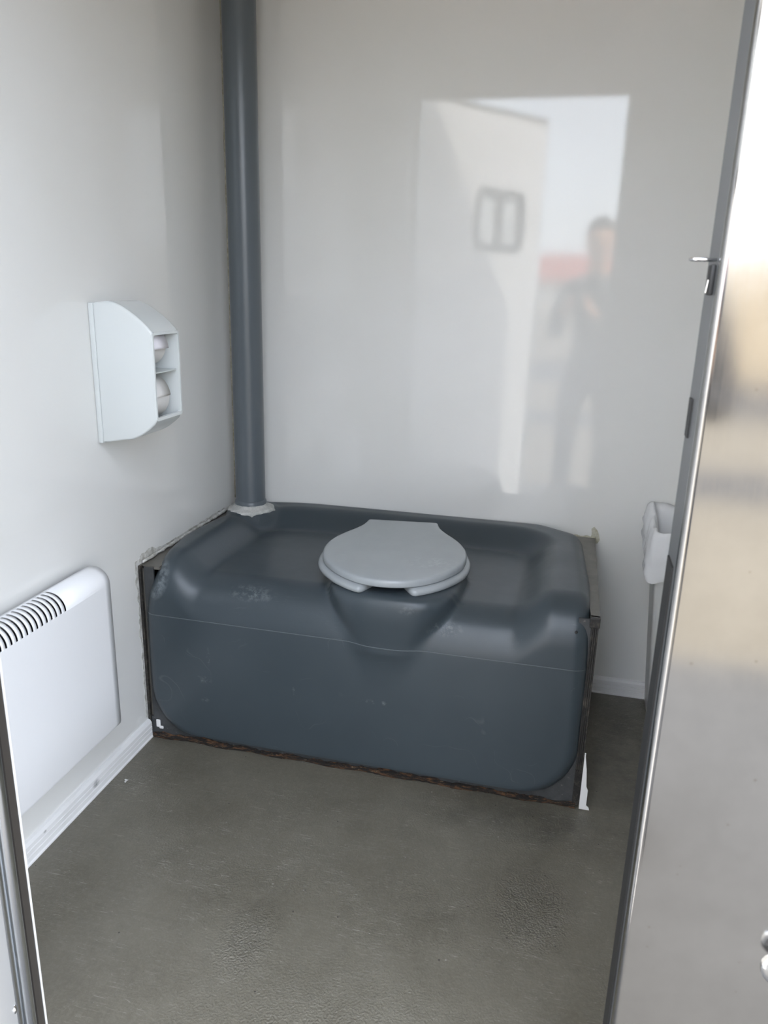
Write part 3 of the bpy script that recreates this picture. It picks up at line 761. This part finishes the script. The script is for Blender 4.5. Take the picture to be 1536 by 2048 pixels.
roll(1.038, 0.045, 'upper toilet roll with hanging flap inside the dispenser window', (1.3, -0.12, 0.006), 0.092)
roll(0.926, 0.050, 'lower toilet roll under the shelf inside the dispenser window', (1.3, 0.05, 0.0014), 0.090)

# ------------------------------------------------------------------ wall heater
HX, HY1, HY0, HZ0, HZ1 = 0.068, -0.812, -1.32, 0.182, 0.568
he = empty('wall_heater', (0, (HY0 + HY1) / 2, HZ0)); tag(he, 'white panel convector heater low on the left wall', 'heater')
hp = [(0.018, HZ0), (0.060, HZ0), (0.066, HZ0 + 0.002), (HX, HZ0 + 0.008), (HX, 0.30), (HX, 0.42), (HX, 0.500), (HX, 0.5305)]
arcn = 10
arc0 = len(hp)
for k in range(arcn + 1):
    a = k * (PI / 2) / arcn; hp.append((HX - 0.036 + 0.036 * math.cos(a), HZ1 - 0.036 + 0.036 * math.sin(a)))
hp += [(0.026, HZ1), (0.018, HZ1 - 0.001)]
# y stations: slots over the curved top
slots = []
y = -0.968
while y > HY0 + 0.06: slots.append(y); y -= 0.0143
st = {HY1, HY0, HY1 - 0.02, HY0 + 0.02}
for s in slots: st |= {s - 0.0027, s + 0.0027}
st = sorted(st)
def rnd_end(y, x, z):
    """round the upper right and left corners of the casing"""
    d = min(HY1 - y, y - HY0); r = 0.022
    return x, z
def skin(pts, bm, holes):
    vg = [[bm.verts.new((x, yy_, z)) for x, z in pts] for yy_ in st]
    for a, (ya, yb) in enumerate(zip(st, st[1:])):
        isslot = any(abs((ya + yb) / 2 - s) < 0.002 for s in slots)
        for k in range(len(pts) - 1):
            if holes and isslot and arc0 - 0 <= k <= arc0 + arcn - 0: continue
            bm.faces.new((vg[a][k], vg[a][k + 1], vg[a + 1][k + 1], vg[a + 1][k]))
bm = bmesh.new(); skin(hp, bm, True)
casing = obj('casing', bm, M_heat, he, auto=35)
md = casing.modifiers.new('thick', 'SOLIDIFY'); md.thickness = 0.0014; md.offset = 0
for ya, yb in ((HY1 - 0.0005, HY1 + 0.0055), (HY0 - 0.0055, HY0 + 0.0005)):
    bm = bmesh.new(); bev = [(0.018, HZ0), (HX, HZ0 + 0.004), (HX, 0.5)] + hp[arc0:]
    s_ = 1 if yb > HY1 else -1
    sh = lambda pl, d: [(x - d if x > 0.03 else x, min(max(z, HZ0 + d), HZ1 - d)) for x, z in pl]
    e0, e1 = (ya, yb) if s_ > 0 else (yb, ya)
    loft(bm, [[(x, e0, z) for x, z in bev], [(x, e0 + s_ * 0.0015, z) for x, z in sh(bev, 0.0006)], [(x, e0 + s_ * 0.0028, z) for x, z in sh(bev, 0.003)]])
    obj('end_cap', bm, M_heat, he, auto=40)
bm = bmesh.new(); bx(bm, 0.020, 0.050, HY0 + 0.004, HY1 - 0.004, HZ0 + 0.004, HZ1 - 0.022); o = obj('inner_box', bm, M_black, he)
box('wall_bracket', (0.0005, 0.018, HY0 + 0.05, HY1 - 0.012, HZ0 + 0.04, 0.47), M_bracket, he)

# ------------------------------------------------------------------ waste bin with liner
wb = empty('waste_bin', (1.46, -0.12, 0)); tag(wb, 'white plastic pedal-less waste bin in the right corner', 'bin')
wb['label'] = 'slim white plastic waste bin standing against the back wall'
def rr_plan(x0, x1, y0, y1, r, z, seg=5):
    return [(u, v, z) for u, v in roundrect(x0, x1, y0, y1, r, seg)]
def binring(z, d=0.0):
    u = z / 0.56
    x0 = 1.313 - 0.042 * u + d; x1 = 1.585 + 0.04 * u - d; y0 = -0.128 - 0.030 * u + d; y1 = -0.018 + 0.006 * u - d
    return rr_plan(x0, x1, y0, y1, 0.014, z)
bm = bmesh.new()
loft(bm, [binring(0.004, 0.006), binring(0.0, 0.0)[:] and binring(0.002, 0.002), binring(0.01), binring(0.54), binring(0.548, -0.006), binring(0.558, -0.006), binring(0.56, -0.002), binring(0.558, 0.004), binring(0.02, 0.005)], True, True)
obj('body', bm, M_bin, wb, auto=40)
# liner: folded over the rim, crumpled, opening upwards
bl = empty('bin_liner', (1.44, -0.12, 0.45)); tag(bl, 'thin translucent white bag folded over the waste bin rim', 'bin liner')
rnd = random.Random(11)
def linering(z, d, amp, ph, dz=0.0, back=0.0, front=0.0):
    base = roundrect(1.264 + d, 1.625 - d, -0.161 + d, -0.010 - min(d, 0) * 0 + (0 if d < 0 else -d), 0.02, 10)
    n_ = len(base); cx = 1.43; cy = -0.075
    # resample evenly
    L_ = [0]
    for i in range(n_): L_.append(L_[-1] + (Vector(base[(i + 1) % n_]) - Vector(base[i])).length)
    out = []; M_ = 140
    for k in range(M_):
        s = L_[-1] * k / M_
        i = max(j for j in range(n_) if L_[j] <= s); u = (s - L_[i]) / max(1e-9, L_[i + 1] - L_[i])
        p = Vector(base[i]).lerp(Vector(base[(i + 1) % n_]), u)
        nrm = Vector((p.x - cx, (p.y - cy) * 2)).normalized()
        wv = amp * (0.6 * math.sin(k * 0.55 + ph) + 0.5 * math.sin(k * 1.31 + ph * 2.3) + 0.4 * math.sin(k * 0.23 + ph * 0.7))
        q = p + nrm * wv
        tt = min(1.0, max(0.0, (-0.012 - q.y) / 0.15)); tt = tt * tt * (3 - 2 * tt)
        out.append((q.x, min(q.y, -0.0125 + 0.006), z + back * (1 - tt) + front * tt + dz * math.sin(k * 0.31 + ph) + 0.5 * dz * math.sin(k * 0.83)))
    return out
bm = bmesh.new()
rings = [linering(0.44, -0.012, 0.0035, 0.3, 0.008, 0.11, 0.0), linering(0.458, -0.017, 0.005, 0.9, 0.004, 0.105, 0.0), linering(0.474, -0.012, 0.0045, 1.3, 0.003, 0.10, 0.0), linering(0.490, -0.017, 0.005, 1.9, 0.003, 0.09, 0.0), linering(0.508, -0.013, 0.004, 2.6, 0.002, 0.08, 0.0),
         linering(0.530, -0.011, 0.004, 3.0, 0.0, 0.065, 0.0), linering(0.556, -0.007, 0.005, 3.4, 0.003, 0.050, 0.0), linering(0.569, -0.001, 0.004, 3.7, 0.005, 0.042, -0.004), linering(0.570, 0.003, 0.004, 3.8, 0.005, 0.042, -0.004), linering(0.558, 0.010, 0.005, 3.9, 0.004, 0.03, -0.004), linering(0.53, 0.016, 0.006, 4.2, 0, 0.02), linering(0.48, 0.022, 0.006, 5), linering(0.36, 0.03, 0.006, 6), linering(0.25, 0.036, 0.006, 6.6)]
loft(bm, rings, True, False)
bagm = obj('bag', bm, M_bag, bl, smooth=True)

# ------------------------------------------------------------------ scraps on the floor
def scrap(name, x, y, pts, label, m, th=0.0006, curl=0.004):
    bm = bmesh.new(); top = [(x + u, y + v, 0.0008 + curl * abs(u + v) / 0.02 + th) for u, v in pts]; bot = [(p[0], p[1], p[2] - th) for p in top]
    loft(bm, [bot, top]); return tag(obj(name, bm, m), label, 'scrap')
scrap('paper_scrap', 0.047, -0.782, [(-0.006, 0.004), (-0.002, 0.0015), (0.0, -0.006), (0.004, -0.008), (0.003, 0.0), (0.006, 0.003), (0.0, 0.0045), (-0.003, 0.006)], 'tiny torn white paper scrap on the floor near the left skirting', M_paper)

# ------------------------------------------------------------------ outside
def slab(name, x0, x1, y0, y1, z0, z1, m, label):
    return tag(box(name, (x0, x1, y0, y1, z0, z1), m), label, kind='structure')
slab('ground', -60, 60, -90, 30, GZ - 0.3, GZ, M_gravel, 'sandy gravel yard outside the doorway')
slab('added_dark_slab', -6, 8, -3.7, 1.0, GZ, GZ + 0.008, M_slab, 'added unseen grey slab that darkens the steel cladding reflection')  # unseen slab, added to darken what the lower steel sheet reflects
slab('road', -60, 60, -14.0, -10.6, GZ, GZ + 0.012, M_asph, 'strip of grey asphalt road across the yard')
slab('kerb_strip', -60, 60, -7.4, -6.5, GZ, GZ + 0.01, M_asph, 'narrow dark paved strip across the yard')
hs = empty('house', (-3, -60, GZ)); tag(hs, 'white rendered house with low red roof far across the yard', 'building')
box('wall', (-14.0, 8.2, -68, -60, GZ, 1.75), M_white, hs)
bm = bmesh.new(); prism(bm, [(-59.2, 1.65), (-59.2, 1.8), (-64, 3.7), (-68.8, 1.8), (-68.8, 1.65)], 'x', -14.6, 8.8); obj('roof', bm, M_roof, hs)
for x in (-11, -7, -3, 1, 5):
    o = box('window', (x - 0.6, x + 0.6, -60, -59.95, 0.3, 1.3), M_win, hs)
gw = empty('garden_wall', (9, -15.6, GZ)); tag(gw, 'beige rendered garden wall beyond the road', 'wall')
box('wall_panel', (2.6, 24, -15.8, -15.55, GZ, 1.85), M_render, gw)
box('coping', (2.56, 24.04, -15.84, -15.51, 1.85, 1.92), M_white, gw)

# ------------------------------------------------------------------ the photographer, seen only as a reflection in the back wall
GZ += 0.008
ps = empty('person', (1.12, -2.62, GZ)); tag(ps, 'person in dark jacket and trousers outside holding up a phone', 'person')
V = []; E_ = []; RD = []
def chain(start, pts):
    prev = start
    for p, r in pts:
        V.append(p); RD.append(r if isinstance(r, tuple) else (r, r)); k = len(V) - 1
        if prev is not None: E_.append((prev, k))
        prev = k
    return prev
g = GZ
cx, cy = 1.12, -2.62
pel = chain(None, [((cx, cy, g + 0.96), (0.155, 0.115))])
wst = chain(pel, [((cx, cy, g + 1.10), (0.135, 0.105))])
chs = chain(wst, [((cx, cy, g + 1.30), (0.155, 0.12))])
nck0 = chain(chs, [((cx, cy + 0.005, g + 1.47), (0.115, 0.085))])
nk = chain(nck0, [((cx - 0.005, cy + 0.02, g + 1.555), 0.055), ((cx - 0.01, cy + 0.04, g + 1.62), 0.062), ((cx - 0.012, cy + 0.055, g + 1.69), (0.075, 0.092)), ((cx - 0.012, cy + 0.05, g + 1.765), (0.074, 0.09)), ((cx - 0.012, cy + 0.04, g + 1.815), (0.05, 0.06))])
for sx in (-1, 1):
    chain(pel, [((cx + sx * 0.10, cy, g + 0.88), 0.095), ((cx + sx * 0.11, cy + 0.01, g + 0.70), 0.082), ((cx + sx * 0.115, cy + 0.015, g + 0.50), 0.060), ((cx + sx * 0.12, cy, g + 0.34), 0.058), ((cx + sx * 0.125, cy - 0.01, g + 0.10), 0.042), ((cx + sx * 0.13, cy + 0.0, g + 0.05), 0.045), ((cx + sx * 0.15, cy + 0.10, g + 0.038), 0.040), ((cx + sx * 0.16, cy + 0.17, g + 0.032), 0.030)])
    el = (cx + sx * 0.225, cy + 0.13, g + 1.19)
    wr = (1.0135 + sx * 0.066, -2.300, 1.055)
    hnd = chain(nck0, [((cx + sx * 0.17, cy, g + 1.45), 0.068), ((cx + sx * 0.205, cy + 0.04, g + 1.34), 0.056), (el, 0.046), (tuple(0.5 * (a + b) for a, b in zip(el, wr)), 0.040), (wr, 0.026), ((1.0135 + sx * 0.060, -2.268, 1.085), (0.026, 0.018)), ((1.0135 + sx * 0.056, -2.245, 1.108), (0.026, 0.014))])
    for i_, ln in enumerate((0.040, 0.046, 0.044, 0.034)):
        zf = 1.125 - i_ * 0.017
        chain(hnd, [((1.0135 + sx * 0.050, -2.236, zf), 0.0085), ((1.0135 + sx * 0.046, -2.219, zf + 0.002), 0.0080), ((1.0135 + sx * (0.046 - ln * 0.45), -2.2165, zf + 0.004), 0.0072)])
    chain(hnd, [((1.0135 + sx * 0.048, -2.252, 1.128), 0.010), ((1.0135 + sx * 0.030, -2.245, 1.150), 0.0085), ((1.0135 + sx * 0.020, -2.242, 1.162), 0.0075)])
pm = bpy.data.meshes.new('body'); pm.from_pydata(V, E_, []); pm.update()
pb = bpy.data.objects.new('body', pm); C.objects.link(pb)
sm = pb.modifiers.new('skin', 'SKIN'); sm.use_smooth_shade = True; sm.branch_smoothing = 0.4
for k_, r_ in enumerate(RD):
    pm.skin_vertices[0].data[k_].radius = r_; pm.skin_vertices[0].data[k_].use_root = (k_ == 0)
ss = pb.modifiers.new('sub', 'SUBSURF'); ss.levels = 2; ss.render_levels = 2
dg = bpy.context.evaluated_depsgraph_get()
nm = bpy.data.meshes.new_from_object(pb.evaluated_get(dg)); nm.name = 'body'
bpy.data.objects.remove(pb)
for m_ in (M_jack, M_skin, M_jean, M_shoe): nm.materials.append(m_)
for po in nm.polygons:
    q = po.center
    if q.z > g + 1.535 and abs(q.x - cx) < 0.14: po.material_index = 1
    elif q.y > -2.305 and q.z > 0.9: po.material_index = 1
    elif q.z < g + 0.10: po.material_index = 3
    elif q.z < g + 0.95 and not (q.y > cy + 0.13): po.material_index = 2
    else: po.material_index = 0
    po.use_smooth = True
link('body', nm, None, ps)
hcx, hcy, hcz = cx - 0.012, cy + 0.05, g + 1.72
bm = bmesh.new(); bmesh.ops.create_uvsphere(bm, u_segments=24, v_segments=16, radius=1.0)
for v_ in bm.verts: v_.co = Vector((hcx + v_.co.x * 0.085, hcy - 0.018 + v_.co.y * 0.098, hcz + 0.035 + v_.co.z * 0.092))
bmesh.ops.delete(bm, geom=[v_ for v_ in bm.verts if v_.co.z < hcz + 0.045 and v_.co.y > hcy + 0.0 or v_.co.z < hcz - 0.04], context='VERTS')
obj('hair', bm, M_hair, ps, smooth=True)
for sx in (-1, 1):
    bm = bmesh.new(); bmesh.ops.create_uvsphere(bm, u_segments=10, v_segments=8, radius=0.011, matrix=Matrix.Translation((hcx + sx * 0.031, hcy + 0.083, hcz + 0.0))); obj('eye', bm, M_shoe, ps, smooth=True)
    bm = bmesh.new(); bmesh.ops.create_uvsphere(bm, u_segments=10, v_segments=8, radius=0.026, matrix=Matrix.Translation((hcx + sx * 0.078, hcy, hcz - 0.012)) @ Matrix.Diagonal((0.4, 0.7, 1.2, 1))); obj('ear', bm, M_skin, ps, smooth=True)
bm = bmesh.new(); tube(bm, [(hcx, hcy + 0.088, hcz + 0.005), (hcx, hcy + 0.104, hcz - 0.025), (hcx, hcy + 0.092, hcz - 0.038)], [0.008, 0.014, 0.010], 10); obj('nose', bm, M_skin, ps, smooth=True)
bm = bmesh.new(); bx(bm, hcx - 0.024, hcx + 0.024, hcy + 0.075, hcy + 0.094, hcz - 0.068, hcz - 0.058, 0.003); obj('mouth', bm, mat('lips', (0.35, 0.13, 0.11), 0.5), ps)
ph = empty('phone', (1.0135, -2.228, 1.05)); tag(ph, 'dark smartphone held upright by the person outside', 'phone')
bm = bmesh.new(); bx(bm, 0.976, 1.051, -2.2325, -2.2245, 1.050, 1.200, 0.003); obj('case', bm, M_wframe, ph, auto=40)
bm = bmesh.new(); bx(bm, 0.9775, 1.0495, -2.2335, -2.2325, 1.053, 1.197); obj('screen', bm, M_win, ph)
